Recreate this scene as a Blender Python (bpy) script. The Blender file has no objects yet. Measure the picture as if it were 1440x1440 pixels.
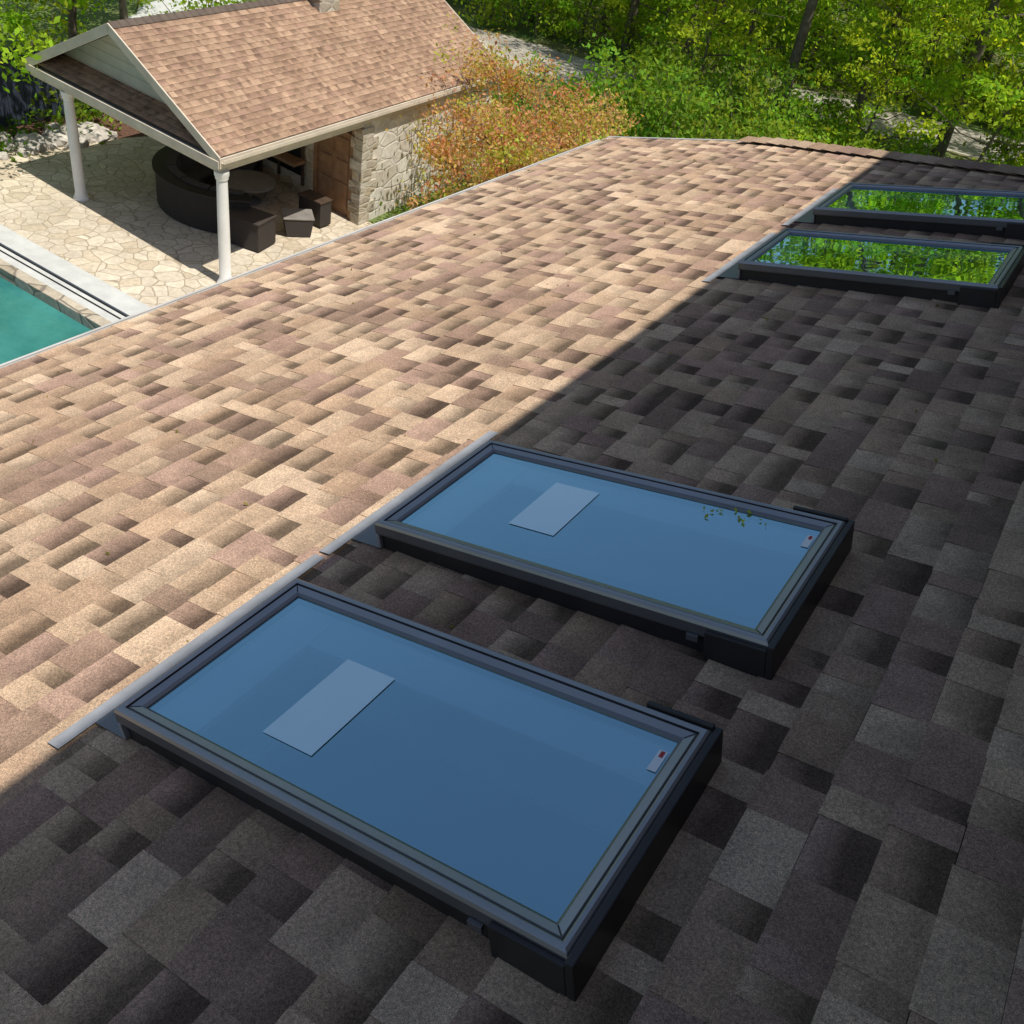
import bpy, bmesh, math, random
import numpy as np
from mathutils import Vector, Matrix
random.seed(4); rng=np.random.default_rng(7)
SC=bpy.context.scene
# ---------------------------------------------------------------- camera
u=np.array([.550,-.460,.6975]); v=np.array([-.832,-.228,.506])
u/=np.linalg.norm(u); v-=u*(u@v); v/=np.linalg.norm(v); n=np.cross(u,v)
TH=math.radians(16); CT,ST=math.cos(TH),math.sin(TH)
Zc=CT*n-ST*v; Yc=u; Xc=np.cross(Yc,Zc)
cam=bpy.data.cameras.new("camera"); co=bpy.data.objects.new("camera",cam); SC.collection.objects.link(co)
cam.sensor_width=36; cam.lens=1319/1440*36; cam.clip_start=.05; cam.clip_end=3000
co.matrix_world=Matrix(((Xc[0],-Xc[1],-Xc[2],0),(Yc[0],-Yc[1],-Yc[2],0),(Zc[0],-Zc[1],-Zc[2],9),(0,0,0,1)))
SC.camera=co
# ---------------------------------------------------------------- light
SUN_EL=67
w=bpy.data.worlds.new("World"); SC.world=w; w.use_nodes=True
nt=w.node_tree; bg=nt.nodes['Background']; sky=nt.nodes.new('ShaderNodeTexSky')
sky.sky_type='NISHITA'; sky.sun_disc=False; sky.sun_elevation=math.radians(SUN_EL); sky.sun_rotation=math.radians(90)
nt.links.new(sky.outputs[0],bg.inputs[0]); bg.inputs[1].default_value=.105
sd=bpy.data.lights.new("sun",'SUN'); sd.energy=5.0; sd.angle=math.radians(.5); sd.color=(1,.96,.88)
so=bpy.data.objects.new("sun",sd); SC.collection.objects.link(so)
el=math.radians(SUN_EL); az=math.radians(-4)
tos=Vector((math.cos(el)*math.cos(az),math.cos(el)*math.sin(az),math.sin(el)))
so.rotation_euler=tos.to_track_quat('Z','Y').to_euler(); so.location=(20,0,40)
SC.view_settings.view_transform='Standard'; SC.view_settings.look='None'; SC.view_settings.exposure=0

# ---------------------------------------------------------------- materials
class NM:
    def __init__(s,name,rough=.8,metal=0.,color=(.5,.5,.5),spec=.4):
        s.m=bpy.data.materials.new(name); s.m.use_nodes=True; s.t=s.m.node_tree
        s.b=s.t.nodes['Principled BSDF']; s.b.inputs['Roughness'].default_value=rough
        s.b.inputs['Metallic'].default_value=metal; s.b.inputs['Base Color'].default_value=(*color,1)
        s.b.inputs['Specular IOR Level'].default_value=spec
    def n(s,t,**k):
        x=s.t.nodes.new(t)
        for a,b in k.items(): setattr(x,a,b)
        return x
    def l(s,a,b): s.t.links.new(a,b)
    def coord(s,kind='Object'):
        if not hasattr(s,'tc'): s.tc=s.n('ShaderNodeTexCoord')
        return s.tc.outputs[kind]
    def noise(s,scale,detail=3,rough=.6,vec=None):
        x=s.n('ShaderNodeTexNoise'); x.inputs['Scale'].default_value=scale; x.inputs['Detail'].default_value=detail
        x.inputs['Roughness'].default_value=rough; s.l(vec or s.coord(),x.inputs['Vector']); return x.outputs['Fac']
    def ramp(s,fac,stops):
        r=s.n('ShaderNodeValToRGB'); e=r.color_ramp.elements
        while len(e)<len(stops): e.new(.5)
        for i,(p,c) in enumerate(stops):
            e[i].position=p; e[i].color=(*c,1) if len(c)==3 else c
        s.l(fac,r.inputs[0]); return r.outputs[0]
    def mul(s,a,b,f=1.,blend='MULTIPLY'):
        x=s.n('ShaderNodeMix',data_type='RGBA',blend_type=blend)
        if isinstance(f,(int,float)): x.inputs[0].default_value=f
        else: s.l(f,x.inputs[0])
        for i,q in ((6,a),(7,b)):
            if isinstance(q,tuple): x.inputs[i].default_value=(*q,1)
            else: s.l(q,x.inputs[i])
        return x.outputs[2]
    def base(s,c): s.l(c,s.b.inputs['Base Color'])
    def bump(s,h,st=.3,dist=.01):
        x=s.n('ShaderNodeBump'); x.inputs['Strength'].default_value=st; x.inputs['Distance'].default_value=dist
        s.l(h,x.inputs['Height']); s.l(x.outputs[0],s.b.inputs['Normal'])
def g(x): return (x,x,x)
def simple(name,color,rough=.7,metal=0,var=.25,scale=6,bump=.1,spec=.4):
    m=NM(name,rough,metal,color,spec)
    f=m.noise(scale,4)
    lo=tuple(c*(1-var) for c in color); hi=tuple(min(1,c*(1+var)) for c in color)
    m.base(m.ramp(f,[(.3,lo),(.7,hi)])); m.bump(m.noise(scale*12,2),bump,.004); return m.m

def shingle_mat(name,tint,bandlo=.30):
    m=NM(name,.95,spec=.1)
    a=m.n('ShaderNodeAttribute',attribute_name='Col')
    uv=m.n('ShaderNodeUVMap',uv_map='UVMap'); sp=m.n('ShaderNodeSeparateXYZ'); m.l(uv.outputs[0],sp.inputs[0])
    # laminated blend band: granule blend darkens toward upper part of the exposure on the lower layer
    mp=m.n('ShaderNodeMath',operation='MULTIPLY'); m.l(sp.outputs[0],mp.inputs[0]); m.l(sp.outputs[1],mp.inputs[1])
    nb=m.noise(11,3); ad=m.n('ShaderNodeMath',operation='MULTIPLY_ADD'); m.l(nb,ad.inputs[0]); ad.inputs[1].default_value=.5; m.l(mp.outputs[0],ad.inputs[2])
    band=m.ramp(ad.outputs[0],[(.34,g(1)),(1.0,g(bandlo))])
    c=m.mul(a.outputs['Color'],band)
    gr=m.noise(420,2,.8); c=m.mul(c,m.ramp(gr,[(.33,g(.36)),(.5,g(.98)),(.68,(1.7,1.6,1.5))]),.9)
    gr2=m.noise(130,2,.7); c=m.mul(c,m.ramp(gr2,[(.3,g(.62)),(.7,(1.36,1.32,1.27))]),.85)
    big=m.noise(.9,4); c=m.mul(c,m.ramp(big,[(.3,(.86,.84,.83)),(.7,(1.1,1.09,1.08))]))
    st=m.noise(5,4,.7); c=m.mul(c,m.ramp(st,[(.3,g(.82)),(.65,g(1.12))]))
    c=m.mul(c,tint)
    m.base(c); m.bump(gr,.6,.003); return m.m

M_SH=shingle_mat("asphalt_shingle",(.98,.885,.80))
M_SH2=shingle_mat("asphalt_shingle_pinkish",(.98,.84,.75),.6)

def stone_mat(name,scale,cols,mortar,mw=.04,rough=.85,flat=False,sc3=(1,1,1)):
    m=NM(name,rough)
    mapn=m.n('ShaderNodeMapping'); m.l(m.coord(),mapn.inputs[0]); mapn.inputs['Scale'].default_value=sc3
    nz=m.n('ShaderNodeTexNoise'); nz.inputs['Scale'].default_value=2.2; m.l(mapn.outputs[0],nz.inputs[0])
    ve=m.n('ShaderNodeMix',data_type='VECTOR'); ve.inputs[0].default_value=.12; m.l(mapn.outputs[0],ve.inputs[4]); m.l(nz.outputs['Color'],ve.inputs[5])
    v1=m.n('ShaderNodeTexVoronoi'); v1.inputs['Scale'].default_value=scale; m.l(ve.outputs[1],v1.inputs['Vector'])
    v2=m.n('ShaderNodeTexVoronoi',feature='DISTANCE_TO_EDGE'); v2.inputs['Scale'].default_value=scale; m.l(ve.outputs[1],v2.inputs['Vector'])
    sep=m.n('ShaderNodeSeparateColor'); m.l(v1.outputs['Color'],sep.inputs[0])
    k=len(cols); c=m.ramp(sep.outputs[0],[(i/(k-1)*.9+.05,cols[i]) for i in range(k)])
    c=m.mul(c,m.ramp(m.noise(9,4,.7),[(.3,g(.78)),(.7,g(1.15))]))
    c=m.mul(c,m.ramp(m.noise(.6,4),[(.3,g(.82)),(.7,g(1.08))]))
    edge=m.ramp(v2.outputs['Distance'],[(mw*.5,g(1)),(mw*1.3,g(0))])
    c=m.mul(c,mortar,edge,'MIX'); m.base(c)
    m.bump(m.ramp(v2.outputs['Distance'],[(0,g(0)),(mw*2.5,g(1))]),.6,.015 if not flat else .006); return m.m
M_FLAG=stone_mat("flagstone_paving",3.4,[(.52,.43,.31),(.62,.53,.40),(.56,.48,.37),(.66,.57,.44)],(.33,.27,.19),.03,flat=True)
M_STONE=stone_mat("fieldstone",3.2,[(.50,.43,.32),(.32,.25,.17),(.62,.56,.46),(.42,.36,.28),(.55,.45,.30)],(.5,.46,.38),.05,sc3=(1,1,1.9))
M_LSTONE=stone_mat("pale_stone_veneer",2.0,[(.70,.65,.55),(.78,.74,.66),(.64,.58,.48)],(.62,.57,.5),.03,sc3=(1,1,2))
M_FRAME=simple("bronze_grey_aluminium",(.37,.37,.375),.36,.55,.08,3,.02)
M_FRAME2=simple("grey_aluminium_inner",(.20,.20,.21),.4,.5,.08,3,.02)
M_CURB=simple("dark_brown_metal",(.045,.040,.040),.42,.2,.2,3,.05)
M_FLASH=simple("lead_grey_flashing",(.33,.335,.35),.5,.15,.2,7,.2)
M_WHITE=simple("white_paint",(.78,.76,.72),.5,0,.08,3,.05)
M_CREAM=simple("cream_siding",(.60,.52,.41),.7,0,.12,3,.1)
M_GUTTER=simple("gutter_paint",(.50,.48,.45),.45,0,.15,4,.05)
M_STUCCO=simple("stucco",(.50,.46,.40),.9,0,.12,3,.3)
M_BROWNW=stone_mat("brown_brick",5.5,[(.10,.06,.045),(.15,.09,.065),(.12,.07,.05)],(.14,.12,.10),.05,sc3=(1,1,2.6))
M_SHAFT=simple("painted_shaft",(.93,.94,.95),.8,0,.02,2,.02)
M_ROOM=simple("room_below",(.02,.03,.05),.8,0,.3,1.2,.02)
M_LABEL=simple("protective_film_label",(.74,.95,.99),.12,.5,.03,3,.02,spec=.8)
lb=M_LABEL.node_tree.nodes['Principled BSDF']; lb.inputs['Coat Weight'].default_value=1; lb.inputs['Coat IOR'].default_value=2.0; lb.inputs['Coat Roughness'].default_value=.05
M_TAG=simple("white_tag",(.85,.85,.85),.3,.3,.03,3,.02)
M_RED=simple("red_print",(.5,.03,.03),.5,0,.1,3,.02)
M_BARK=simple("bark",(.15,.12,.09),.95,0,.45,5,.8)
M_WOOD=simple("door_wood",(.30,.17,.095),.55,0,.25,6,.1)
M_DARKW=simple("dark_timber",(.07,.045,.03),.6,0,.3,6,.1)
M_BLACK=simple("black_iron",(.015,.015,.016),.45,.3,.2,5,.05)
M_CUSH=simple("grey_cushion",(.06,.055,.052),.9,0,.2,8,.3)
M_TABLE=simple("pale_table_top",(.22,.20,.18),.5,0,.15,5,.05)
M_CONC=simple("pale_concrete",(.52,.52,.49),.8,0,.12,2.5,.2)
M_COPE=stone_mat("coping_stone",1.6,[(.42,.35,.25),(.50,.43,.33),(.36,.30,.22)],(.2,.17,.13),.03)
M_FENCE=simple("dark_blue_fence_paint",(.035,.045,.07),.7,0,.3,5,.2)
M_ROCK=simple("garden_rock",(.45,.41,.36),.9,0,.35,4,.6)
M_DECK=simple("roof_deck",(.12,.09,.07),.95,0,.2,4,.2)
m=NM("wicker",.6); wv=m.n('ShaderNodeTexWave',wave_type='BANDS',bands_direction='Z'); wv.inputs['Scale'].default_value=14; wv.inputs['Distortion'].default_value=1.5
m.l(m.coord(),wv.inputs[0]); m.base(m.ramp(wv.outputs[1],[(.2,(.014,.011,.010)),(.8,(.055,.043,.036))])); m.bump(wv.outputs[1],.8,.01); M_WICK=m.m
m=NM("gable_siding",.7); wv=m.n('ShaderNodeTexWave',wave_type='BANDS',bands_direction='Z',wave_profile='SAW'); wv.inputs['Scale'].default_value=1.6
m.l(m.coord(),wv.inputs[0]); m.base(m.mul(m.ramp(wv.outputs[1],[(0,(.34,.30,.24)),(.12,(.62,.56,.45)),(1,(.66,.6,.48))]),m.ramp(m.noise(4),[(.3,g(.9)),(.7,g(1.05))]))); m.bump(wv.outputs[1],.4,.01); M_SIDING=m.m
# glass: low-e coated double glazing
m=bpy.data.materials.new("skylight_glass"); m.use_nodes=True; t=m.node_tree; t.nodes.clear()
o_=t.nodes.new('ShaderNodeOutputMaterial'); mx=t.nodes.new('ShaderNodeMixShader'); gl=t.nodes.new('ShaderNodeBsdfGlossy'); tr=t.nodes.new('ShaderNodeBsdfTransparent')
fr=t.nodes.new('ShaderNodeFresnel'); fr.inputs['IOR'].default_value=1.6; gl.inputs['Roughness'].default_value=.0; gl.inputs['Color'].default_value=(.56,.90,1,1); tr.inputs['Color'].default_value=(.80,.96,1.0,1)
ma=t.nodes.new('ShaderNodeMath'); ma.operation='MULTIPLY_ADD'; ma.inputs[1].default_value=.6; ma.inputs[2].default_value=.60; ma.use_clamp=True
tc=t.nodes.new('ShaderNodeTexCoord'); nz=t.nodes.new('ShaderNodeTexNoise'); nz.inputs['Scale'].default_value=2.2; nz.inputs['Detail'].default_value=2
bp=t.nodes.new('ShaderNodeBump'); bp.inputs['Strength'].default_value=.12; bp.inputs['Distance'].default_value=.02
t.links.new(tc.outputs['Object'],nz.inputs[0]); t.links.new(nz.outputs[0],bp.inputs['Height']); t.links.new(bp.outputs[0],gl.inputs['Normal'])
t.links.new(fr.outputs[0],ma.inputs[0]); t.links.new(ma.outputs[0],mx.inputs[0]); t.links.new(tr.outputs[0],mx.inputs[1]); t.links.new(gl.outputs[0],mx.inputs[2]); t.links.new(mx.outputs[0],o_.inputs[0]); M_GLASS=m
m=NM("pool_water",.04,0,(.03,.26,.24),.6); m.base(m.ramp(m.noise(.8,4),[(.3,(.02,.14,.13)),(.7,(.06,.26,.23))])); m.bump(m.noise(3.5,3),.3,.03); M_WATER=m.m
m=NM("ground_soil_grass",.95); f=m.noise(.12,5,.6); c=m.ramp(f,[(.35,(.09,.15,.03)),(.5,(.14,.19,.05)),(.62,(.22,.18,.10))]); c=m.mul(c,m.ramp(m.noise(6,4,.75),[(.3,g(.5)),(.7,g(1.35))])); m.base(c); m.bump(m.noise(9,4),.6,.08); M_GROUND=m.m
m=NM("mulch",.95); m.base(m.ramp(m.noise(18,4,.8),[(.3,(.05,.022,.014)),(.7,(.20,.10,.065))])); m.bump(m.noise(25,4),.9,.05); M_MULCH=m.m
m=NM("gravel_path",.95); m.base(m.mul(m.ramp(m.noise(25,4,.8),[(.3,(.28,.25,.20)),(.7,(.58,.53,.45))]),m.ramp(m.noise(.7,4),[(.3,g(.6)),(.6,g(1.05))]))); m.bump(m.noise(25,4),.8,.05); M_PATH=m.m
m=NM("woodland_floor",.95); m.base(m.mul(m.ramp(m.noise(10,5,.8),[(.3,(.06,.085,.022)),(.7,(.24,.23,.11))]),m.ramp(m.noise(.5,4),[(.35,(.5,.95,.4)),(.6,(1.1,1,.9))]))); m.bump(m.noise(12,4),.9,.08); M_WFLOOR=m.m
def leaf_mat(name,trans):
    m=bpy.data.materials.new(name); m.use_nodes=True; t=m.node_tree; t.nodes.clear()
    o=t.nodes.new('ShaderNodeOutputMaterial'); a=t.nodes.new('ShaderNodeAttribute'); a.attribute_name='Col'
    d=t.nodes.new('ShaderNodeBsdfDiffuse'); tl=t.nodes.new('ShaderNodeBsdfTranslucent')
    mm=t.nodes.new('ShaderNodeMixShader'); mm.inputs[0].default_value=trans
    br=t.nodes.new('ShaderNodeMix'); br.data_type='RGBA'; br.blend_type='MULTIPLY'; br.inputs[0].default_value=1; br.inputs[7].default_value=(1.7,1.5,.6,1)
    t.links.new(a.outputs['Color'],d.inputs[0]); t.links.new(a.outputs['Color'],br.inputs[6]); t.links.new(br.outputs[2],tl.inputs[0])
    t.links.new(d.outputs[0],mm.inputs[1]); t.links.new(tl.outputs[0],mm.inputs[2]); t.links.new(mm.outputs[0],o.inputs[0]); return m
M_LEAF=leaf_mat("spring_leaves",.5)

# ---------------------------------------------------------------- mesh helpers
def link(o,parent=None):
    SC.collection.objects.link(o)
    if parent: o.parent=parent
    return o
def empty(name,loc=(0,0,0)):
    e=bpy.data.objects.new(name,None); SC.collection.objects.link(e); e.empty_display_size=.2; return e
class MB:
    def __init__(s): s.v=[]; s.f=[]; s.m=[]; s.mats=[]
    def mi(s,mat):
        if mat not in s.mats: s.mats.append(mat)
        return s.mats.index(mat)
    def poly(s,pts,mat):
        k=len(s.v); s.v+= [tuple(p) for p in pts]; s.f.append(tuple(range(k,k+len(pts)))); s.m.append(s.mi(mat))
    def box(s,x0,x1,y0,y1,z0,z1,mat,T=None):
        T=T or (lambda x,y,z:(x,y,z)); k=len(s.v)
        for z in (z0,z1):
            for (x,y) in ((x0,y0),(x1,y0),(x1,y1),(x0,y1)): s.v.append(tuple(T(x,y,z)))
        for q in ((3,2,1,0),(4,5,6,7),(0,1,5,4),(1,2,6,5),(2,3,7,6),(3,0,4,7)):
            s.f.append(tuple(k+i for i in q)); s.m.append(s.mi(mat))
    def prism(s,pts,d,mat):
        k=len(s.v); N=len(pts); s.v+=[tuple(p) for p in pts]+[tuple(np.array(p)+np.array(d)) for p in pts]
        mi=s.mi(mat); s.f.append(tuple(range(k+N-1,k-1,-1))); s.m.append(mi); s.f.append(tuple(range(k+N,k+2*N))); s.m.append(mi)
        for i in range(N): j=(i+1)%N; s.f.append((k+i,k+j,k+N+j,k+N+i)); s.m.append(mi)
    def lathe(s,prof,c,mat,N=28):
        k=len(s.v); mi=s.mi(mat)
        for r,z in prof:
            for i in range(N): a=2*math.pi*i/N; s.v.append((c[0]+r*math.cos(a),c[1]+r*math.sin(a),c[2]+z))
        for j in range(len(prof)-1):
            for i in range(N): i2=(i+1)%N; s.f.append((k+j*N+i,k+j*N+i2,k+(j+1)*N+i2,k+(j+1)*N+i)); s.m.append(mi)
        s.f.append(tuple(k+(len(prof)-1)*N+i for i in range(N))); s.m.append(mi)
    def obj(s,name,parent=None,bevel=0,smooth=False,fixn=True):
        me=bpy.data.meshes.new(name); me.from_pydata(s.v,[],s.f)
        for m in s.mats: me.materials.append(m)
        me.polygons.foreach_set('material_index',s.m); me.update()
        o=bpy.data.objects.new(name,me); link(o,parent)
        if fixn:
            b=bmesh.new(); b.from_mesh(me); bmesh.ops.recalc_face_normals(b,faces=b.faces); b.to_mesh(me); b.free()
        if smooth:
            me.polygons.foreach_set('use_smooth',[True]*len(me.polygons)); me.set_sharp_from_angle(angle=math.radians(40))
        if bevel:
            bm=o.modifiers.new("bevel",'BEVEL'); bm.width=bevel; bm.segments=2; bm.limit_method='ANGLE'; bm.angle_limit=math.radians(40)
        return o

def subtract(r,holes):
    rects=[r]
    for h in holes:
        nr=[]
        for (a0,a1,b0,b1) in rects:
            if h[1]<=a0 or h[0]>=a1 or h[3]<=b0 or h[2]>=b1: nr.append((a0,a1,b0,b1)); continue
            if h[0]>a0: nr.append((a0,h[0],b0,b1))
            if h[1]<a1: nr.append((h[1],a1,b0,b1))
            x0,x1=max(a0,h[0]),min(a1,h[1])
            if h[2]>b0: nr.append((x0,x1,b0,h[2]))
            if h[3]<b1: nr.append((x0,x1,h[3],b1))
        rects=nr
    return rects
PAL=[((.54,.44,.34),4),((.59,.49,.385),3),((.49,.385,.295),3),((.40,.305,.255),2.6),((.44,.335,.29),2),((.34,.265,.22),1.5),((.64,.54,.43),1.2)]
def shingles(name,P,a0,a1,b0,b1,mat,holes=(),amax=None,amin=None,parent=None,expo=.143,seed=1,light=1.,flat=0.):
    """P(a,b,h)->xyz.  b grows down-slope. laminated tabs in courses"""
    R=random.Random(seed); V=[];F=[];C=[];UV=[]
    nC=int((b1-b0)/expo)+1
    def piece(aa0,aa1,bb0,bb1,bl,hb,col,k):
        def hh(b): return .002+(hb)*(1-(bl-b)/expo)
        def vv(b): return (bl-b)/expo
        i=len(V)
        p=[(aa0,bb1,hh(bb1)),(aa1,bb1,hh(bb1)),(aa1,bb0,hh(bb0)),(aa0,bb0,hh(bb0)),(aa0,bb1,-.003),(aa1,bb1,-.003),(aa1,bb0,-.003),(aa0,bb0,-.003)]
        V.extend(P(*q) for q in p)
        top=[(k,vv(bb1)),(k,vv(bb1)),(k,vv(bb0)),(k,vv(bb0))]
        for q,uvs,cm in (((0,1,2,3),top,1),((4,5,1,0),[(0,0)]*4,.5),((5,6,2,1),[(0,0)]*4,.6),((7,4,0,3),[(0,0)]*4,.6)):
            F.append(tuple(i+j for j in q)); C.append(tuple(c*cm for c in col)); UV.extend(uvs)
    avg=(.5,.39,.305)
    for ci in range(nC):
        bl=b1-ci*expo; bu=bl-expo
        if bl<=b0: break
        bu2=max(bu,b0)
        am=amax((bl+bu)/2) if amax else a1; an=amin((bl+bu)/2) if amin else a0
        a=an-R.uniform(0,.3); tab=R.random()<.5
        while a<am:
            wd=R.choice([.08,.10,.13,.165,.2,.22]) if tab else R.choice([.07,.09,.12,.15,.18])
            s0,s1=max(a,an),min(a+wd,am)
            cols=[p[0] for p in PAL]; ws=[p[1] for p in PAL]
            col=R.choices(cols,ws)[0]; j=R.uniform(.90,1.10)*light; col=tuple((c*(1-flat)+q*flat)*j for c,q in zip(col,avg))
            if s1-s0>.004:
                jit=R.uniform(-.003,.003)
                for r in subtract((s0,s1,bu2,bl+jit),holes):
                    piece(*r[:2],r[2],r[3],bl,.0040+(.0032 if tab else 0)+R.uniform(0,.0014),col,(.36 if tab else 1.)*R.uniform(.4,1.25))
            a+=wd; 
            tab=not tab if R.random()<.88 else tab
    me=bpy.data.meshes.new(name); me.from_pydata(V,[],F); me.materials.append(mat)
    ca=me.attributes.new('Col','FLOAT_COLOR','FACE'); ca.data.foreach_set('color',np.array([(*c,1) for c in C],dtype=np.float32).ravel())
    uv=me.uv_layers.new(name='UVMap'); uv.data.foreach_set('uv',np.array(UV,dtype=np.float32).ravel()); me.update()
    return link(bpy.data.objects.new(name,me),parent)

def rp(a,b,h=0.): return (.474-b*CT-h*ST,a,7.347-b*ST+h*CT)
# ---------------------------------------------------------------- main house
house=empty("house")
SK=[(.90,1.568),(1.944,2.625),(5.17,5.93),(6.50,7.27)]; SB0,SB1=.615,1.98
holes=[(a0+.04,a1-.04,SB0+.04,SB1-.04) for a0,a1 in SK]
AM=lambda b: 9.3 if b>3.3 else 9.3-(3.3-b)*.397
EB=5.06
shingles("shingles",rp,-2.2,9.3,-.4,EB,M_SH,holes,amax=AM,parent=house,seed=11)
mb=MB()
for r in subtract((-2.2,7.75,-.4,EB-.01),holes):
    mb.poly([rp(r[0],r[2],-.006),rp(r[1],r[2],-.006),rp(r[1],r[3],-.006),rp(r[0],r[3],-.006)],M_DECK)
mb.poly([rp(7.75,-.4,-.006),rp(AM(-.4)-.02,-.4,-.006),rp(9.28,3.3,-.006),rp(9.28,EB-.01,-.006),rp(7.75,EB-.01,-.006)],M_DECK)
mb.obj("roof_deck",house,fixn=False)
mb=MB()
mb.poly([rp(AM(-.4),-.4,.0),rp(9.3,3.3,0),(rp(9.3,3.3)[0],11.2,5.3),(1.0,11.2,5.3)],M_SH2); 
mb.obj("rear_slope",house)
N=26
me_v=[];F=[];C=[];UV=[]
for i in range(N):
    t0=i/N; t1=(i+1.35)/N
    def hp(t,s,h):
        b=-.4+3.9*t; a=AM(min(b,3.3))if b<3.3 else 9.3
        P=np.array(rp(a,b,0)); side=np.array([.37,.93,0.])*s
        return tuple(P+side+np.array([0,0,h-abs(s)*(.05 if s<0 else .35)]))
    k=len(me_v); hl=.028; hr=.012
    me_v+= [hp(t0,-.15,hr+.0),hp(t0,0,hr+.03),hp(t0,.15,hr),hp(t1,-.15,hl),hp(t1,0,hl+.03),hp(t1,.15,hl)]
    F+=[(k,k+1,k+4,k+3),(k+1,k+2,k+5,k+4)]; c=random.choice(PAL)[0]; C+=[tuple(x*.7 for x in c)]*2; UV+=[(0,0)]*8
me=bpy.data.meshes.new("hip_caps"); me.from_pydata(me_v,[],F); me.materials.append(M_SH)
ca=me.attributes.new('Col','FLOAT_COLOR','FACE'); ca.data.foreach_set('color',np.array([(*c,1) for c in C],dtype=np.float32).ravel())
uv=me.uv_layers.new(name='UVMap'); uv.data.foreach_set('uv',np.array(UV,dtype=np.float32).ravel()); link(bpy.data.objects.new("hip_caps",me),house)
T=lambda a,b,h: rp(a,b,h)
mb=MB()
mb.box(-2.2,9.33,EB+.002,EB+.03,-.05,.004,M_GUTTER,T)
ex,ey,ez=rp(0,EB+.03,-.05)
for x0,x1,z0,z1 in ((ex-.11,ex-.0,ez-.11,ez-.10),(ex-.125,ex-.11,ez-.11,ez-.005),(ex,ex+.02,ez-.2,ez-.0)):
    mb.box(x0,x1,-2.2,9.33,z0,z1,M_GUTTER)
mb.box(9.303,9.34,3.3,EB+.03,-.16,.012,M_GUTTER,T)
mb.obj("gutter_and_rake",house,bevel=.003)
UT=9.0-2.235+math.tan(el)*1.904
mb=MB()
mb.box(-3.95,-3.75,-2,9.0,0,ez-.02,M_STUCCO); mb.box(-3.75,7,8.0,8.2,0,4.9,M_STUCCO); mb.box(-3.75,-2.6,9.0,9.2,0,5.6,M_STUCCO)
mb.box(-3.95,7,-2.2,-2.0,0,4.9,M_STUCCO); mb.box(ex+.02,-3.95,-2.0,9.0,ez-.2,ez-.18,M_WHITE)
mb.box(.75,8,-3,10.5,4.9,UT-.17,M_BROWNW)
mb.box(.35,.38,-3.2,10.9,UT-.21,UT,M_DARKW); mb.box(.38,.75,-3.2,10.9,UT-.19,UT-.17,M_DARKW)
mb.poly([(.33,-3.3,UT),(.33,11,UT),(4.4,11,UT+1.8),(4.4,-3.3,UT+1.8)],M_SH2); mb.poly([(8.5,-3.3,UT),(8.5,11,UT),(4.4,11,UT+1.8),(4.4,-3.3,UT+1.8)],M_SH2)
mb.poly([(.75,-3,UT-.17),(8,-3,UT-.17),(4.4,-3,UT+1.74)],M_STUCCO); mb.poly([(.75,10.5,UT-.17),(8,10.5,UT-.17),(4.4,10.5,UT+1.74)],M_STUCCO)
mb.obj("walls_and_upper_storey",house,fixn=False)
mb=MB()
for (ya,yb,za,zb) in ((-.75,-.68,8.1,9.6),(.68,.75,8.1,9.6),(-.68,.68,8.1,8.17),(-.68,.68,9.53,9.6),(-.03,.03,8.17,9.53)): mb.box(.69,.748,ya,yb,za,zb,M_WHITE)
mb.box(.735,.745,-.68,-.03,8.17,9.53,M_BLACK); mb.box(.735,.745,.03,.68,8.17,9.53,M_BLACK)
mb.obj("upper_window",house,bevel=.004)

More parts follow.
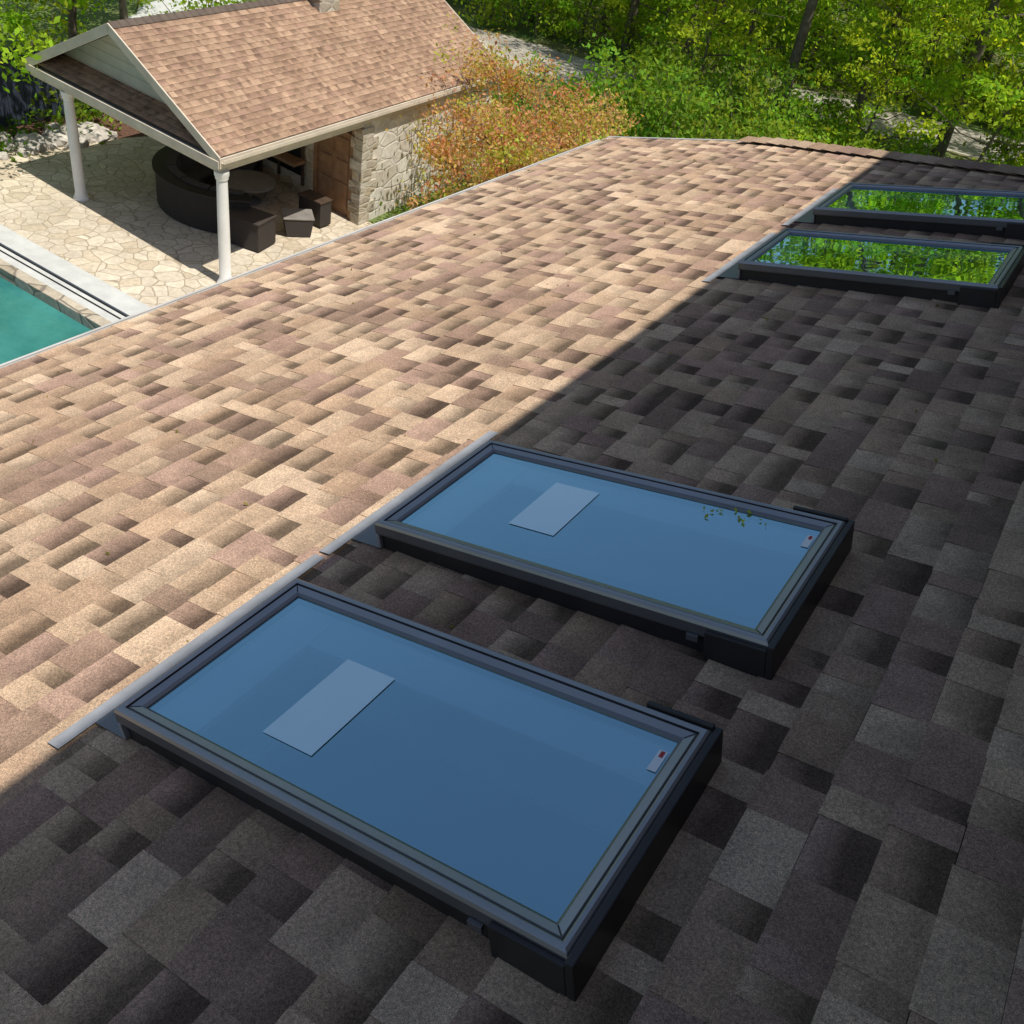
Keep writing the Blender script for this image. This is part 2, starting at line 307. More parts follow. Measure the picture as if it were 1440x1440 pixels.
# ---------------------------------------------------------------- skylights
def ring(mb,a0,a1,b0,b1,prof,mats):
    pr=[]
    for i,h in prof:
        pr.append([rp(a0+i,b0+i,h),rp(a1-i,b0+i,h),rp(a1-i,b1-i,h),rp(a0+i,b1-i,h)])
    for s in range(len(prof)-1):
        for k in range(4):
            k2=(k+1)%4; mb.poly([pr[s][k],pr[s][k2],pr[s+1][k2],pr[s+1][k]],mats[s])
def skylight(a0,a1,label):
    e=empty("skylight")
    b0,b1=SB0,SB1
    mb=MB(); prof=[(.008,-.004),(.008,.064),(-.003,.066),(-.005,.072),(-.005,.104),(-.001,.113),(.005,.117),(.014,.117),(.018,.114),(.019,.109),(.022,.108),(.025,.112),(.046,.106),(.054,.100),(.056,.094)]
    ms=[M_CURB]+[M_FRAME2]*3+[M_FRAME]*4+[M_CURB]*2+[M_FRAME]*2+[M_FRAME2]*2
    ring(mb,a0,a1,b0,b1,prof,ms)
    for (ca,cb,sa,sb_) in ((a0,b0,1,1),(a1,b0,-1,1),(a1,b1,-1,-1),(a0,b1,1,-1)):
        p0=np.array(rp(ca+sa*.026,cb+sb_*.026,.1126)); p1=np.array(rp(ca+sa*.046,cb+sb_*.046,.1068)); s=np.array(rp(sa*.0012,-sb_*.0012,0))-np.array(rp(0,0,0))
        mb.poly([p0-s,p0+s,p1+s,p1-s],M_CURB)
    mb.obj("frame",e,fixn=False)
    i=.055
    mb=MB(); mb.poly([rp(a0+i,b0+i,.0955),rp(a1-i,b0+i,.0955),rp(a1-i,b1-i,.0955),rp(a0+i,b1-i,.0955)],M_GLASS); mb.obj("glass",e,fixn=False)
    mb=MB(); ring(mb,a0,a1,b0,b1,[(.0565,.094),(.060,.075),(.060,-.26)],[M_CURB,M_SHAFT])
    D=-.26
    ring(mb,a0,a1,b0,b1,[(.060,D),(.10,D),(.10,D-.03),(-.05,D-.9)],[M_SHAFT,M_SHAFT,M_ROOM])
    mb.poly([rp(a0-.05,b0-.05,D-.9),rp(a1+.05,b0-.05,D-.9),rp(a1+.05,b1+.05,D-.9),rp(a0-.05,b1+.05,D-.9)],M_ROOM)
    mb.obj("shaft",e,fixn=False)
    # added pale boards just under the glass, standing in for lit shaft-wall bands
    mb=MB()
    mb.box(a0+.061,a1-.061,b1-.22,b1-.061,.05,.075,M_SHAFT,T)
    mb.box(a1-.19,a1-.061,b0+.061,b1-.221,.045,.07,M_SHAFT,T)
    mb.obj("pale_band_boards",e,bevel=.004)
    mb=MB()
    mb.box(a0-.12,a1+.235,b1+.126,b1+.174,.0125,.0150,M_FLASH,T)
    mb.box(a0-.006,a1+.006,b1-.004,b1+.1258,.0105,.0135,M_FRAME2,T)
    mb.box(a0-.006,a1+.006,b1-.008,b1+.005,.0136,.064,M_FLASH,T)
    mb.obj("apron_flashing",e,bevel=.001)
    mb=MB()
    mb.box(a0-.020,a1+.020,b0-.026,b0-.006,-.002,.114,M_CURB,T)
    mb.box(a0-.020,a0-.0055,b0-.006,b0+.17,-.002,.098,M_CURB,T); mb.box(a1+.0055,a1+.020,b0-.006,b0+.17,-.002,.121,M_CURB,T)
    mb.obj("head_flashing",e,bevel=.003)
    mb=MB()
    aa=a0-.012
    mb.box(aa-.004,aa+.0065,b0+.19,b0+.225,.05,.070,M_FRAME2,T)
    mb.obj("clip",e,bevel=.001)
    if label:
        mb=MB(); mb.box(*label,.0975,.0983,M_LABEL,T); mb.obj("label",e)
        mb=MB(); c=a0+ (a1-a0)*.80
        mb.box(c-.035,c+.035,b0+.060,b0+.083,.0975,.0983,M_TAG,T); mb.box(c+.012,c+.032,b0+.066,b0+.076,.0985,.0989,M_RED,T); mb.obj("tag",e)
    return e
skylight(*SK[0],(1.043,1.362,1.416,1.585)); skylight(*SK[1],(2.16,2.47,1.41,1.585))
skylight(*SK[2],None); skylight(*SK[3],None)

# ---------------------------------------------------------------- pavilion
pav=empty("stone_pool_house")
O=np.array([-12.87,11.64,0.]); EX=np.array([.9978,-.0664,0]); EY=np.array([-.067,.9978,0]); EZ=np.array([0,0,1.])
def pl(x,y,z): return tuple(O+EX*x+EY*y+EZ*z)
W=5.93; E=2.53; RZ=3.95; D=10.15; hw=W/2; sl=math.hypot(hw,RZ-E)
cs,sn=hw/sl,(RZ-E)/sl
PR=lambda a,b,h: pl(-hw+b*cs+h*sn,a,RZ-b*sn+h*cs)
PLf=lambda a,b,h: pl(-hw-b*cs-h*sn,D-a,RZ-b*sn+h*cs)
shingles("shingles_sunny_side",PR,0,D,0,sl,M_SH2,parent=pav,seed=5,expo=.143,light=.74,flat=.45)
shingles("shingles_far_side",PLf,0,D,0,sl,M_SH2,parent=pav,seed=6,expo=.143,light=.75,flat=.45)
mb=MB()
for Pf in (PR,PLf):
    mb.box(.005,D-.005,.02,sl-.01,-.07,-.004,M_CREAM,Pf)
mb.obj("roof_sheathing",pav)
mb=MB()
for i in range(52):
    y0=i*D/52; y1=(i+1.2)*D/52; lo,hi=.012,.026
    for s in (-1,1):
        mb.poly([pl(-hw,y0,RZ+hi+.01),pl(-hw,y1,RZ+lo+.01),pl(-hw+s*.14,y1,RZ-.14*sn/cs+lo),pl(-hw+s*.14,y0,RZ-.14*sn/cs+hi)],M_DECK)
mb.obj("ridge_caps",pav,fixn=False)
mb=MB()
for Pf,f0 in ((PR,-.03),(PLf,D)):
    mb.box(f0,f0+.03,0,sl+.02,-.16,.012,M_CREAM,Pf)
    mb.box(D-f0-.03,D-f0,0,sl+.02,-.16,.012,M_CREAM,Pf)
mb.box(0,.03,-.03,D+.03,E-.2,E-.015,M_CREAM,pl); mb.box(-W-.03,-W,-.03,D+.03,E-.2,E-.015,M_CREAM,pl)
mb.box(.03,.10,0,D,E-.1,E-.09,M_CREAM,pl); mb.box(.09,.10,0,D,E-.09,E-.03,M_CREAM,pl)
mb.box(-W,0,-.05,.02,E-.2,E-.07,M_CREAM,pl)
mb.box(-W+.05,-.05,.02,.2,E-.3,E-.12,M_CREAM,pl)
mb.box(-.22,-.05,.2,4.3,E-.3,E-.12,M_CREAM,pl); mb.box(-W+.05,-W+.22,.2,4.3,E-.3,E-.12,M_CREAM,pl)
mb.box(-W+.02,-.02,.2,4.4,E-.115,E-.09,M_CREAM,pl)
mb.obj("fascia_and_beams",pav,bevel=.004)
mb=MB(); gy=.5; zz=E+.18
def gx(z): return hw*(RZ-.09-z)/(RZ-E)
mb.prism([pl(-hw-gx(zz),gy,zz),pl(-hw+gx(zz),gy,zz),pl(-hw,gy,RZ-.1)],tuple(EY*.08),M_SIDING)
mb.obj("gable_siding",pav)
PP=lambda a,b,h: pl(-W+a,gy-b*.94,zz+.02-b*.33+h)
shingles("pent_shingles",PP,.12,W-.12,0,.55,M_SH2,amin=lambda b:.55-b*.7,amax=lambda b:W-.55+b*.7,parent=pav,seed=8,light=.65,flat=.5)
mb=MB(); mb.poly([PP(.1,.55,-.01),PP(W-.1,.55,-.01),PP(W-.6,0,-.01),PP(.6,0,-.01)],M_DECK); mb.obj("pent_deck",pav)
for cx,cy in ((-.1,.12),(-4.78,.12)):
    mb=MB(); c=pl(cx,cy,0)
    mb.lathe([(.16,0),(.16,.05),(.14,.07),(.128,.12),(.112,.15),(.112,.8),(.108,1.4),(.1,E-.46),(.118,E-.44),(.118,E-.41),(.135,E-.37),(.135,E-.3)],c,M_WHITE); mb.obj("column",pav,smooth=True)
mb=MB(); y0=4.35; y1=D-.35; xr=-.10; xl=-W+.35; zt=E-.12
d0,d1,dh=-1.52,-.46,1.86
mb.box(xl,d0-.09,y0,y0+.3,0,zt,M_STONE,pl); mb.box(d1+.09,xr-.0,y0,y0+.3,0,zt,M_STONE,pl); mb.box(d0-.09,d1+.09,y0,y0+.3,dh+.42,zt,M_STONE,pl)
mb.box(xr-.3,xr,y0+.3,y1,0,zt,M_LSTONE,pl); mb.box(xl,xl+.3,y0+.3,y1,0,zt,M_STONE,pl); mb.box(xl+.3,xr-.3,y1-.3,y1,0,zt,M_STONE,pl)
z=0;k=0
while z<zt-.25:
    h=.24; L=.55 if k%2 else .36
    mb.box(xr-.14,xr+.03,y0-.03,y0+L,z+.008,z+h,M_STONE,pl); mb.box(xr-L*.6,xr-.14,y0-.03,y0-.002,z+.008,z+h,M_STONE,pl); z+=h; k+=1
mb.prism([pl(-W+.35,y1-.2,zt),pl(-.35,y1-.2,zt),pl(-hw,y1-.2,RZ-.1)],tuple(EY*.1),M_SIDING)
mb.obj("stone_walls",pav,bevel=.006)
mb=MB()
mb.box(d0-.09,d0,y0+.02,y0+.2,0,dh+.42,M_WOOD,pl); mb.box(d1,d1+.09,y0+.02,y0+.2,0,dh+.42,M_WOOD,pl); mb.box(d0,d1,y0+.02,y0+.2,dh,dh+.06,M_WOOD,pl)
mb.box(d0,d1,y0+.08,y0+.13,0,dh,M_WOOD,pl)
dm=(d0+d1)/2
for (xa,xb) in ((d0+.09,dm-.05),(dm+.05,d1-.09)):
    for za,zb in ((.15,.75),(.85,1.25),(1.35,1.75)): mb.box(xa,xb,y0+.055,y0+.078,za,zb,M_WOOD,pl)
mb.obj("door",pav,bevel=.004)
mb=MB(); cx=(d0+d1)/2; r=(d1-d0)/2
mb.poly([pl(cx+r*math.cos(a),y0+.12,dh+.06+.36*math.sin(a)) for a in np.linspace(0,math.pi,20)],M_BLACK)
for i in range(1,6):
    a=math.pi*i/6; p=np.array(pl(cx,y0+.1,dh+.06)); q=np.array(pl(cx+r*math.cos(a),y0+.1,dh+.06+.36*math.sin(a))); s=np.array([math.sin(a),0,-math.cos(a)])*.012
    mb.prism([p-s,p+s,q+s,q-s],tuple(EY*.02),M_WHITE)
A=np.linspace(0,math.pi,20)
for i in range(19):
    f=lambda a,k:pl(cx+r*k*math.cos(a),y0+.07,dh+.06+.36*k*math.sin(a))
    mb.prism([f(A[i],1),f(A[i],1.1),f(A[i+1],1.1),f(A[i+1],1)],tuple(EY*.06),M_WHITE)
mb.box(d0,cx-.0,y0+.15,y0+.2,dh+.06,dh+.42,M_BLACK,pl); mb.box(cx,d1,y0+.15,y0+.2,dh+.06,dh+.42,M_BLACK,pl)
mb.obj("arched_fanlight",pav)
mb=MB()
mb.box(-4.3,-1.9,y0-.03,y0-.003,.5,1.9,M_BLACK,pl)
for xx in (-4.35,-3.5,-2.7,-1.9): mb.box(xx-.04,xx+.04,y0-.06,y0-.031,.3,2.0,M_DARKW,pl)
mb.box(-4.4,-1.8,y0-.07,y0-.061,1.95,2.08,M_DARKW,pl); mb.box(-4.4,-1.8,y0-.45,y0-.07,.85,.92,M_WOOD,pl)
mb.obj("bar_window",pav)
mb=MB(); mb.box(-hw-.05,-hw+.50,5.4,6.1,RZ-.5,RZ+.34,M_STONE,pl); mb.box(-hw-.1,-hw+.55,5.35,6.15,RZ+.34,RZ+.42,M_CONC,pl); mb.obj("chimney",pav,bevel=.01)

# ---------------------------------------------------------------- furniture
sofa=empty("curved_wicker_sofa"); C0=np.array([-15.6,14.7])
def arc(mb,r0,r1,z0,z1,a0,a1,mat,N=40):
    A=np.radians(np.linspace(a0,a1,N)); 
    rings=[[(C0[0]+r*math.cos(a),C0[1]+r*math.sin(a),z) for r,z in ((r0,z0),(r1,z0),(r1,z1),(r0,z1))] for a in A]
    for i in range(N-1):
        for k in range(4): k2=(k+1)%4; mb.poly([rings[i][k],rings[i][k2],rings[i+1][k2],rings[i+1][k]],mat)
    mb.poly(rings[0],mat); mb.poly(rings[-1][::-1],mat)
mb=MB(); arc(mb,1.55,1.8,.03,.78,120,322,M_WICK); arc(mb,1.5,1.85,.78,.83,119,323,M_WICK); arc(mb,.95,1.549,.03,.34,122,320,M_WICK); mb.obj("frame",sofa)
mb=MB()
for i in range(7): arc(mb,.93,1.54,.345,.47,123+i*28,123+i*28+27.4,M_CUSH,8); arc(mb,1.36,1.545,.475,.86,124+i*28,124+i*28+26.4,M_CUSH,8)
mb.obj("cushions",sofa,bevel=.02)
tb=MB(); tb.lathe([(.3,0),(.3,.03),(.08,.08),(.08,.4),(.5,.44),(.62,.45),(.62,.49)],(-15.6,14.9,0),M_TABLE); tb.obj("round_coffee_table",smooth=True)
mb=MB()
def Tq(x,y,z,c=(-14.0,13.4),an=math.radians(12)): return (c[0]+x*math.cos(an)-y*math.sin(an),c[1]+x*math.sin(an)+y*math.cos(an),z)
mb.box(-.42,.42,-.32,.32,.04,.60,M_WICK,Tq); mb.box(-.44,.44,-.34,.34,.60,.64,M_WICK,Tq)
for sx in (-.38,.34):
    for sy in (-.28,.24): mb.box(sx,sx+.04,sy,sy+.04,0,.04,M_BLACK,Tq)
mb.obj("wicker_storage_box",bevel=.01)
mb=MB()
def Tb(x,y,z,c=(-13.75,14.55),an=math.radians(50)):
    k=.85+.25*z/.5; return (c[0]+k*(x*math.cos(an)-y*math.sin(an)),c[1]+k*(x*math.sin(an)+y*math.cos(an)),z)
mb.box(-.3,.3,-.25,.25,.02,.42,M_WICK,Tb); mb.box(-.31,.31,-.26,.26,.42,.46,M_TABLE,Tb); mb.obj("basket_stool",bevel=.015)
mb=MB(); mb.box(-14.25,-13.6,15.1,15.45,.05,.58,M_WICK); mb.box(-14.27,-13.58,15.08,15.47,.58,.62,M_DARKW); mb.obj("wicker_cabinet",bevel=.01)
mb=MB()
mb.lathe([(.22,0),(.22,.05),(.03,.07),(.03,1.75),(.04,1.76)],(-16.4,15.4,0),M_BLACK); mb.lathe([(.02,1.3),(.12,1.32),(.1,1.75),(.03,2.05)],(-16.4,15.4,0),M_DARKW); mb.obj("folded_patio_umbrella",smooth=True)

# ---------------------------------------------------------------- ground
mb=MB()
hx0,hx1,hy0,hy1=-26,-12.85,1.5,9.0
G=900
for r in ((-G,G,-G,hy0),(-G,G,hy1,G),(-G,hx0,hy0,hy1),(hx1,G,hy0,hy1)): mb.poly([(r[0],r[2],0),(r[1],r[2],0),(r[1],r[3],0),(r[0],r[3],0)],M_GROUND)
mb.obj("ground",fixn=False)
mb=MB(); 
mb.poly([(-21,10.05,.012),(-9,10.05,.012),(-9,13.5,.012),(-12.2,16.2,.012),(-12.9,16.3,.012),(-18.4,16.6,.012),(-19.7,16.0,.012),(-20.4,14,.012),(-21,12,.012)],M_FLAG)
mb.poly([(-12.45,0,.012),(-4.5,0,.012),(-4.5,10.04,.012),(-12.45,10.04,.012)],M_FLAG); mb.obj("patio",fixn=False)
pool=empty("swimming_pool")
mb=MB(); mb.poly([(hx0,hy0,-.16),(hx1,hy0,-.16),(hx1,hy1,-.16),(hx0,hy1,-.16)],M_WATER); mb.obj("water",pool,fixn=False)
mb=MB()
mb.box(hx0,hx1,hy1-.02,hy1+.2,-.5,.05,M_COPE); mb.box(hx1-.02,hx1+.3,hy0,hy1-.021,-.5,.05,M_COPE)
mb.obj("coping",pool,bevel=.012)
mb=MB()
mb.box(hx0,-12.9,hy1+.201,9.5,0,.035,M_CONC); mb.box(hx0,-12.95,9.5,9.56,0,.02,M_BLACK); mb.box(hx0,-12.9,9.56,10.03,0,.06,M_CONC); mb.box(hx0,-13.0,9.37,9.4,.035,.05,M_BLACK)
mb.obj("cover_track",pool,bevel=.004)
mb=MB()
mb.poly([(-23,10.0,.006),(-19,10.0,.006),(-18,17,.006),(-19,24,.006),(-26,24,.006)],M_MULCH); mb.obj("mulch_bed",fixn=False)
PATH=[(-60,27),(-32,29.5),(-22,32.5),(-16,33.2),(-10,39.6),(-6,40.6),(-2,42.4),(6,46),(30,52)]
def strip(name,pts,wd,z,mat):
    mb=MB(); P=[np.array(p,float) for p in pts]
    L=[];Rr=[];fine=[]
    for i in range(len(P)-1):
        for t in np.linspace(0,1,8,endpoint=False): fine.append(P[i]*(1-t)+P[i+1]*t)
    fine.append(P[-1])
    for i,p in enumerate(fine):
        d=fine[min(i+1,len(fine)-1)]-fine[max(i-1,0)]; d/=np.linalg.norm(d); nn=np.array([-d[1],d[0]]); j=rng.uniform(-.25,.25,2)
        L.append((*(p+nn*(wd/2+j[0])),z)); Rr.append((*(p-nn*(wd/2+j[1])),z))
    for i in range(len(fine)-1): mb.poly([L[i],Rr[i],Rr[i+1],L[i+1]],mat)
    return mb.obj(name,fixn=False)
mb=MB(); mb.poly([(-60,26,.004),(60,26,.004),(60,140,.004),(-60,140,.004)],M_WFLOOR); mb.obj("woodland_floor",fixn=False)
strip("gravel_path",PATH,4.0,.012,M_PATH)
strip("driveway",[(-24,17),(-27,22),(-30,27),(-40,40)],2.6,.016,M_CONC)
mb=MB(); y=9.0
while y<26:
    h=1.75+rng.uniform(-.01,.01); mb.box(-21.85,-21.82,y,y+.14,.05,h,M_FENCE); y+=.15
for yy in np.arange(9,26.1,2.4): mb.box(-21.95,-21.86,yy-.05,yy+.05,0,1.85,M_FENCE)
mb.box(-21.9,-21.851,9,26,.35,.44,M_FENCE); mb.box(-21.9,-21.851,9,26,1.4,1.49,M_FENCE)
mb.obj("wooden_fence")
bm=bmesh.new()
for i in range(70):
    t=rng.uniform(0,1); x=-21.2+rng.uniform(0,.9)+.2*t; y=11.3+3.6*t; s=rng.uniform(.08,.24)
    r=bmesh.ops.create_icosphere(bm,subdivisions=2,radius=s,matrix=Matrix.Translation((x,y,s*.35)))
    for vv in r['verts']:
        vv.co+=Vector(rng.uniform(-.18,.18,3))*s; vv.co.z=max(vv.co.z,0.0)*.8+.004
me=bpy.data.meshes.new("garden_rocks"); bm.to_mesh(me); bm.free(); me.materials.append(M_ROCK); link(bpy.data.objects.new("garden_rocks",me))

# ---------------------------------------------------------------- vegetation
class Veg:
    def __init__(s): s.V=[];s.Q=[];s.mi=[];s.C=[];s.n=0
    def tube(s,pts,rad,N=7):
        pts=[np.array(p,float) for p in pts]; k=s.n; L=len(pts); ring=[]
        for i,p in enumerate(pts):
            d=pts[min(i+1,L-1)]-pts[max(i-1,0)]; d/=np.linalg.norm(d)+1e-9
            a=np.cross(d,[.3,.9,.1]); a/=np.linalg.norm(a); b=np.cross(d,a)
            th=np.arange(N)*2*math.pi/N; ring.append(p+rad[i]*(np.outer(np.cos(th),a)+np.outer(np.sin(th),b)))
        s.V.append(np.concatenate(ring)); s.n+=L*N
        q=[]
        for j in range(L-1):
            for i in range(N): i2=(i+1)%N; q.append((k+j*N+i,k+j*N+i2,k+(j+1)*N+i2,k+(j+1)*N+i))
        s.Q.append(np.array(q)); s.mi+= [0]*len(q); s.C.append(np.tile([.1,.08,.06,1],(len(q),1)))
    def leaves(s,cent,size,cols,flat=.3):
        M=len(cent); a=rng.normal(size=(M,3)); a/=np.linalg.norm(a,axis=1)[:,None]
        r=rng.normal(size=(M,3)); r[:,2]*=flat; b=np.cross(a,r); b/=np.linalg.norm(b,axis=1)[:,None]+1e-9
        sz=(size*rng.uniform(.6,1.3,M))[:,None]
        v=np.stack([cent-a*sz,cent-b*sz*.55+a*sz*.1,cent+a*sz,cent+b*sz*.55+a*sz*.1],1).reshape(-1,3)
        s.V.append(v); q=s.n+np.arange(M*4).reshape(M,4); s.n+=M*4; s.Q.append(q); s.mi+=[1]*M
        s.C.append(np.concatenate([cols,np.ones((M,1))],1))
    def mesh(s,name,leaf):
        V=np.concatenate(s.V); Q=np.concatenate(s.Q).astype(np.int32); me=bpy.data.meshes.new(name)
        me.vertices.add(len(V)); me.vertices.foreach_set('co',V.astype(np.float32).ravel())
        me.loops.add(len(Q)*4); me.loops.foreach_set('vertex_index',Q.ravel()); me.polygons.add(len(Q))
        me.polygons.foreach_set('loop_start',np.arange(0,len(Q)*4,4,dtype=np.int32))
        me.polygons.foreach_set('loop_total',np.full(len(Q),4,dtype=np.int32))
        me.materials.append(M_BARK); me.materials.append(leaf); me.polygons.foreach_set('material_index',np.array(s.mi,dtype=np.int32))
        ca=me.attributes.new('Col','FLOAT_COLOR','FACE'); ca.data.foreach_set('color',np.concatenate(s.C).astype(np.float32).ravel())
        me.update(calc_edges=True); me.validate(); return me
def leafcols(M,base,var=.25):
    return np.array(base)[None]*rng.uniform(1-var,1+var,(M,1))*rng.uniform(.92,1.08,(M,3))
GREEN=(.30,.44,.035)
def tree_mesh(name,H,cr,z0,ncl,per,leaf=.13,base=GREEN,trunk=.2,spread=.65,lean=.04,nl=16):
    T_=Veg(); th=rng.uniform(0,6.28); 
    def tp(t): return np.array([lean*H*t*t*math.cos(th)+.15*math.sin(5*t+th),lean*H*t*t*math.sin(th)+.15*math.cos(4*t),H*t])
    ts=np.linspace(0,.95,10); T_.tube([tp(t) for t in ts],[trunk*(1.25 if t==0 else 1)*(1-t*.85) for t in ts],8)
    ends=[]
    for i in range(nl):
        t=z0/H+(1-z0/H)*(i+rng.uniform(0,.8))/nl*.95; p=tp(t); a=i*2.4+rng.uniform(-.4,.4)
        prof=math.sin(math.pi*min(1,max(.2,(t-z0/H)/(1-z0/H)*.75+.22)))
        L=cr*prof*rng.uniform(.75,1.1)
        e=p+np.array([math.cos(a)*L,math.sin(a)*L,L*rng.uniform(.15,.55)])
        mid=(p+e)/2+np.array([0,0,-.08*L]); r0=trunk*(1-t)*.45+.015
        T_.tube([p,mid,e],[r0,r0*.6,.012],5); ends+= [e,mid,(e+mid)/2+rng.normal(size=3)*.3]
        for j in range(3):
            q=mid+(e-mid)*rng.uniform(0,.8); e2=q+np.array([math.cos(a+rng.uniform(-1.3,1.3)),math.sin(a+rng.uniform(-1.3,1.3)),rng.uniform(0,.7)])*L*.45
            T_.tube([q,e2],[r0*.4,.008],4); ends.append(e2)
    ends=np.array(ends); idx=rng.integers(0,len(ends),ncl); cc=ends[idx]+rng.normal(size=(ncl,3))*spread*.7
    for c in cc:
        M_=int(per*rng.uniform(.4,1.5)); s=spread*rng.uniform(.35,.9)
        P=c+rng.normal(size=(M_,3))*np.array([s,s,s*.45]); b=np.array(base)*rng.uniform(.7,1.25)*np.array([rng.uniform(.75,1.2),1,1])
        T_.leaves(P,np.full(M_,leaf),leafcols(M_,b,.3),flat=1.)
    return T_.mesh(name,M_LEAF)
TM=[tree_mesh("tree_mesh",19,3.6,3.0,84,85,.115),tree_mesh("tree_mesh",17,3.2,2.5,76,85,.115,base=(.24,.39,.04)),tree_mesh("tree_mesh",20,4.0,4.0,92,85,.12,base=(.31,.43,.04)),tree_mesh("tree_mesh",13,3.0,1.8,70,85,.10,base=(.34,.46,.04),trunk=.12),
    tree_mesh("sapling_mesh",6.5,2.2,.8,75,80,.085,base=(.33,.46,.04),trunk=.06,spread=.5)]
def put(name,me,x,y,s=1.,rz=None,z=0):
    o=bpy.data.objects.new(name,me); o.location=(x,y,z); o.scale=(s,s,s); o.rotation_euler=(rng.uniform(-.03,.03),rng.uniform(-.03,.03),rng.uniform(0,6.28) if rz is None else rz); link(o); return o
front=[(-9.7,33,2),(-7.65,35.3,0),(-4.6,34.6,2),(-14.6,35.6,1),(-2.0,37,0),(-17.8,37.2,1),(-22.5,38,0),(1.5,38.5,2),(-7.8,45,0),(-3.5,47,1),(-31,38,0),(-12.5,45,2),(.8,33.5,3),(-27,36,3),(-13.0,37.6,3),(-20,40,1),(-16.5,43,2),(-10,49,2),(-14.5,50,0),(-6.5,50.5,2)]
for x,y,k in front: put("deciduous_tree",TM[k],x,y,rng.uniform(.95,1.12))
for x,y in ((-12.6,32.4),(-16,36.6),(-19.5,37),(-23.5,36),(-26,38),(-1.0,34.2),(2,36),(-13,44),(-9,43.6),(-5,45),(-18,41),(1,47),(-28,36),(-6.6,32.6),(-3,32.2),(-1,44.8)): put("sapling",TM[4],x,y,rng.uniform(.75,1.1))
woods=empty("distant_woods")
pts=[];tries=0
while len(pts)<88 and tries<8000:
    tries+=1; x=rng.uniform(-70,24); y=rng.uniform(48,100)
    if all((x-a)**2+(y-b)**2>17 for a,b in pts): pts.append((x,y))
for x,y in pts:
    k=int(rng.integers(0,5)); o=bpy.data.objects.new("tree",TM[k]); o.location=(x,y,0); s=rng.uniform(.85,1.15)*(1.4 if k==4 else 1); o.scale=(s,s,s); o.rotation_euler=(0,0,rng.uniform(0,6.28)); link(o,woods)
U=Veg()
def undergrowth(x0,x1,y0,y1,N,hmax,base,per=110,leaf=.11,avoid=None):
    for i in range(N):
        x=rng.uniform(x0,x1); y=rng.uniform(y0,y1)
        if avoid and avoid(x,y): continue
        h=rng.uniform(.3,1)*hmax; r=rng.uniform(.4,1.1); b=np.array(base)*rng.uniform(.7,1.3)*np.array([rng.uniform(.75,1.3),1,1])
        M_=int(per*rng.uniform(.6,1.4)); P=np.stack([rng.normal(x,r*.6,M_),rng.normal(y,r*.6,M_),h*rng.uniform(0.02,1,M_)**.8],1)
        U.leaves(P,np.full(M_,leaf),leafcols(M_,b,.3),flat=1.); 
        for j in range(2): U.tube([(x,y,0),(x+rng.normal()*.4,y+rng.normal()*.4,h*.9)],[.02,.005],4)
def onpath(x,y,wd=2.3):
    if x>-9.5 and y<42 and y>36.5: wd=4.2
    for (a,b),(c,d) in zip(PATH[:-1],PATH[1:]):
        t=max(0,min(1,((x-a)*(c-a)+(y-b)*(d-b))/((c-a)**2+(d-b)**2)))
        if (x-a-t*(c-a))**2+(y-b-t*(d-b))**2<wd**2: return True
    return False
undergrowth(-24,-9,34,50,210,3.0,(.26,.41,.04),per=130,leaf=.095,avoid=onpath)
undergrowth(-9,6,31,37,80,1.3,(.26,.41,.04),per=110,leaf=.085,avoid=onpath)
undergrowth(-9,8,42,50,120,3.0,(.28,.43,.04),per=130,leaf=.1,avoid=onpath)
undergrowth(-66,22,50,90,330,3.6,(.26,.41,.04),per=90,leaf=.18,avoid=onpath)
undergrowth(-50,-24,34,50,110,3.0,(.24,.39,.04),per=110,avoid=onpath)
undergrowth(-13.5,-8,25,33,80,3.0,(.20,.33,.04),per=170,leaf=.09,avoid=onpath)
undergrowth(-9,-5,27,32,40,2.2,(.24,.37,.04),per=150,leaf=.09,avoid=onpath)
undergrowth(-14,-6.5,22,30,60,1.6,(.17,.29,.04),per=120,leaf=.08,avoid=onpath)
undergrowth(-18,-13,23,30,60,1.0,(.18,.31,.04),per=110,leaf=.08,avoid=onpath)
undergrowth(-23,-20.6,12,16,14,.9,(.16,.28,.03),per=90,leaf=.08)
undergrowth(-30,-23,12,30,50,1.5,(.20,.34,.03),per=90,leaf=.08)
link(bpy.data.objects.new("undergrowth",U.mesh("undergrowth",M_LEAF)))
LT=tree_mesh("left_tree_mesh",6.5,2.4,1.6,125,75,.085,base=(.31,.44,.035),trunk=.12,spread=.5)
put("garden_tree",LT,-21.2,12.2,1.05,1.0); put("garden_tree",LT,-24,17,1.1,3.0); put("garden_tree",LT,-27.5,13.5,1.1,4.2); put("garden_tree",LT,-28,21.5,1.0,5)
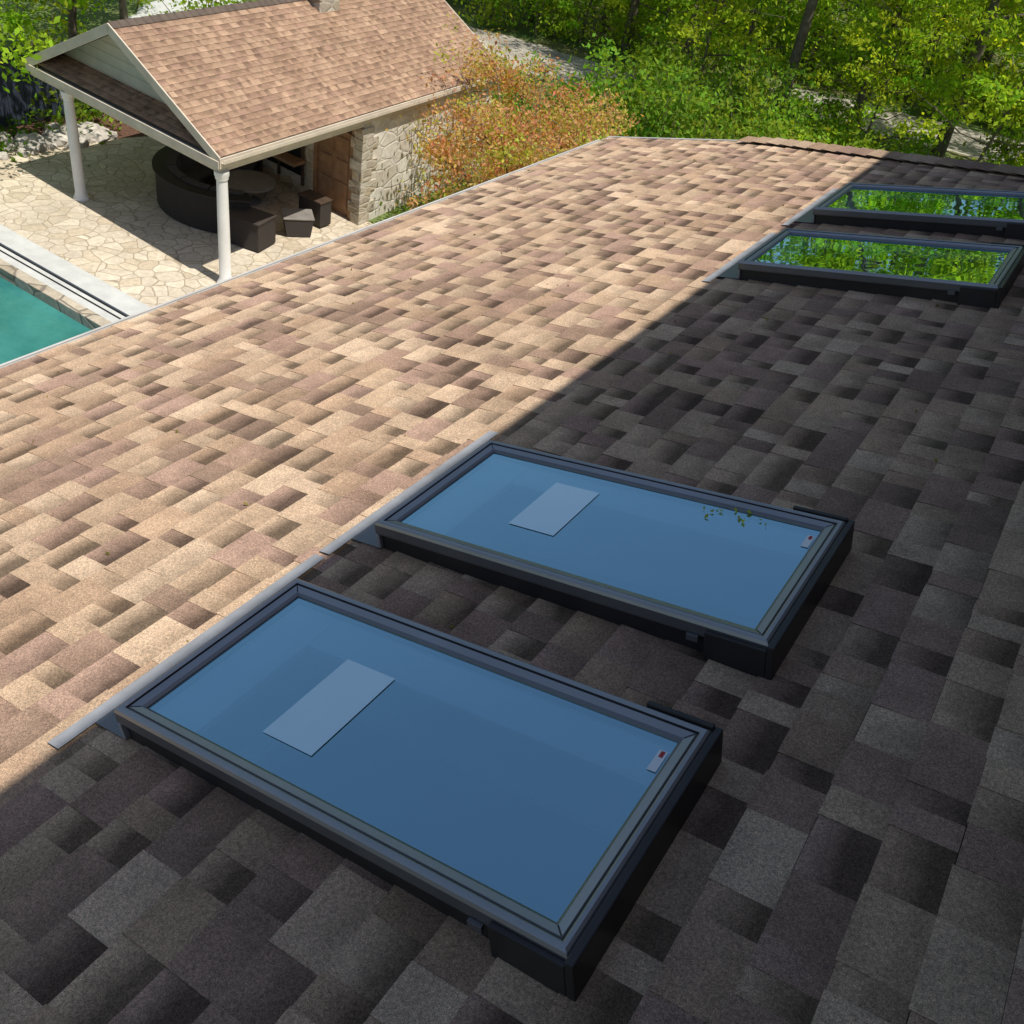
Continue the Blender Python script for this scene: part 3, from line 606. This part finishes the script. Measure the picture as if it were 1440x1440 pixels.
# reddish maple
Mp=Veg(); ends=[]
for i in range(20):
    a=i*2.4; L=rng.uniform(1.2,2.9); e=np.array([math.cos(a)*L,math.sin(a)*L,rng.uniform(2.3,3.7)-.25*L]); m_=e*np.array([.4,.4,.5])
    Mp.tube([(0,0,0),m_*np.array([.5,.5,.6]),m_,e],[.05,.04,.028,.006],5); 
    for j in range(8):
        q=m_+(e-m_)*rng.uniform(0,1); e2=q+rng.normal(size=3)*np.array([.5,.5,.35])+np.array([0,0,.15]); Mp.tube([q,e2],[.012,.004],4); ends+=[e2,q*.3+e2*.7]
        for jj in range(2): e3=e2+rng.normal(size=3)*.28; Mp.tube([e2,e3],[.006,.003],3); ends.append(e3)
ends=np.array(ends)
for c in ends:
    M_=int(rng.uniform(16,56)); P=c+rng.normal(size=(M_,3))*np.array([.2,.2,.1]); b=np.array([(.55,.32,.17),(.53,.40,.15),(.42,.45,.09),(.56,.28,.17)][rng.integers(0,4)])
    Mp.leaves(P,np.full(M_,.048),leafcols(M_,b,.3),flat=1.)
put("red_maple_shrub",Mp.mesh("maple_mesh",M_LEAF),-10.9,18.8,1.0,.4)
S=Veg()
for i in range(40):
    x=-12.3+rng.uniform(-.4,.6); y=16.6+rng.uniform(0,5); M_=60; P=np.array([x,y,.3])+rng.normal(size=(M_,3))*np.array([.22,.25,.22]); P[:,2]=np.abs(P[:,2]); S.leaves(P,np.full(M_,.05),leafcols(M_,(.16,.28,.03),.3))
link(bpy.data.objects.new("foundation_shrubs",S.mesh("shrubs",M_LEAF)))
# stray debris: fallen seeds and leaves on the roof
Dv=Veg(); M_=150; A_=rng.uniform(-.5,9,M_); B_=rng.uniform(.2,5,M_); 
Dv.leaves(np.array([rp(a,b,.012) for a,b in zip(A_,B_)]),np.full(M_,.010),leafcols(M_,(.25,.22,.08),.4)); 
Pt=np.array([rp(2.52+rng.normal()*.02,.98+rng.normal()*.06,.103) for _ in range(14)]); Dv.leaves(Pt,np.full(14,.009),leafcols(14,(.5,.5,.08),.3)); Dv.tube([rp(3,3,.006),rp(3.1,3.04,.008)],[.002,.001],4)
link(bpy.data.objects.new("fallen_leaves",Dv.mesh("fallen_leaves",M_LEAF)))
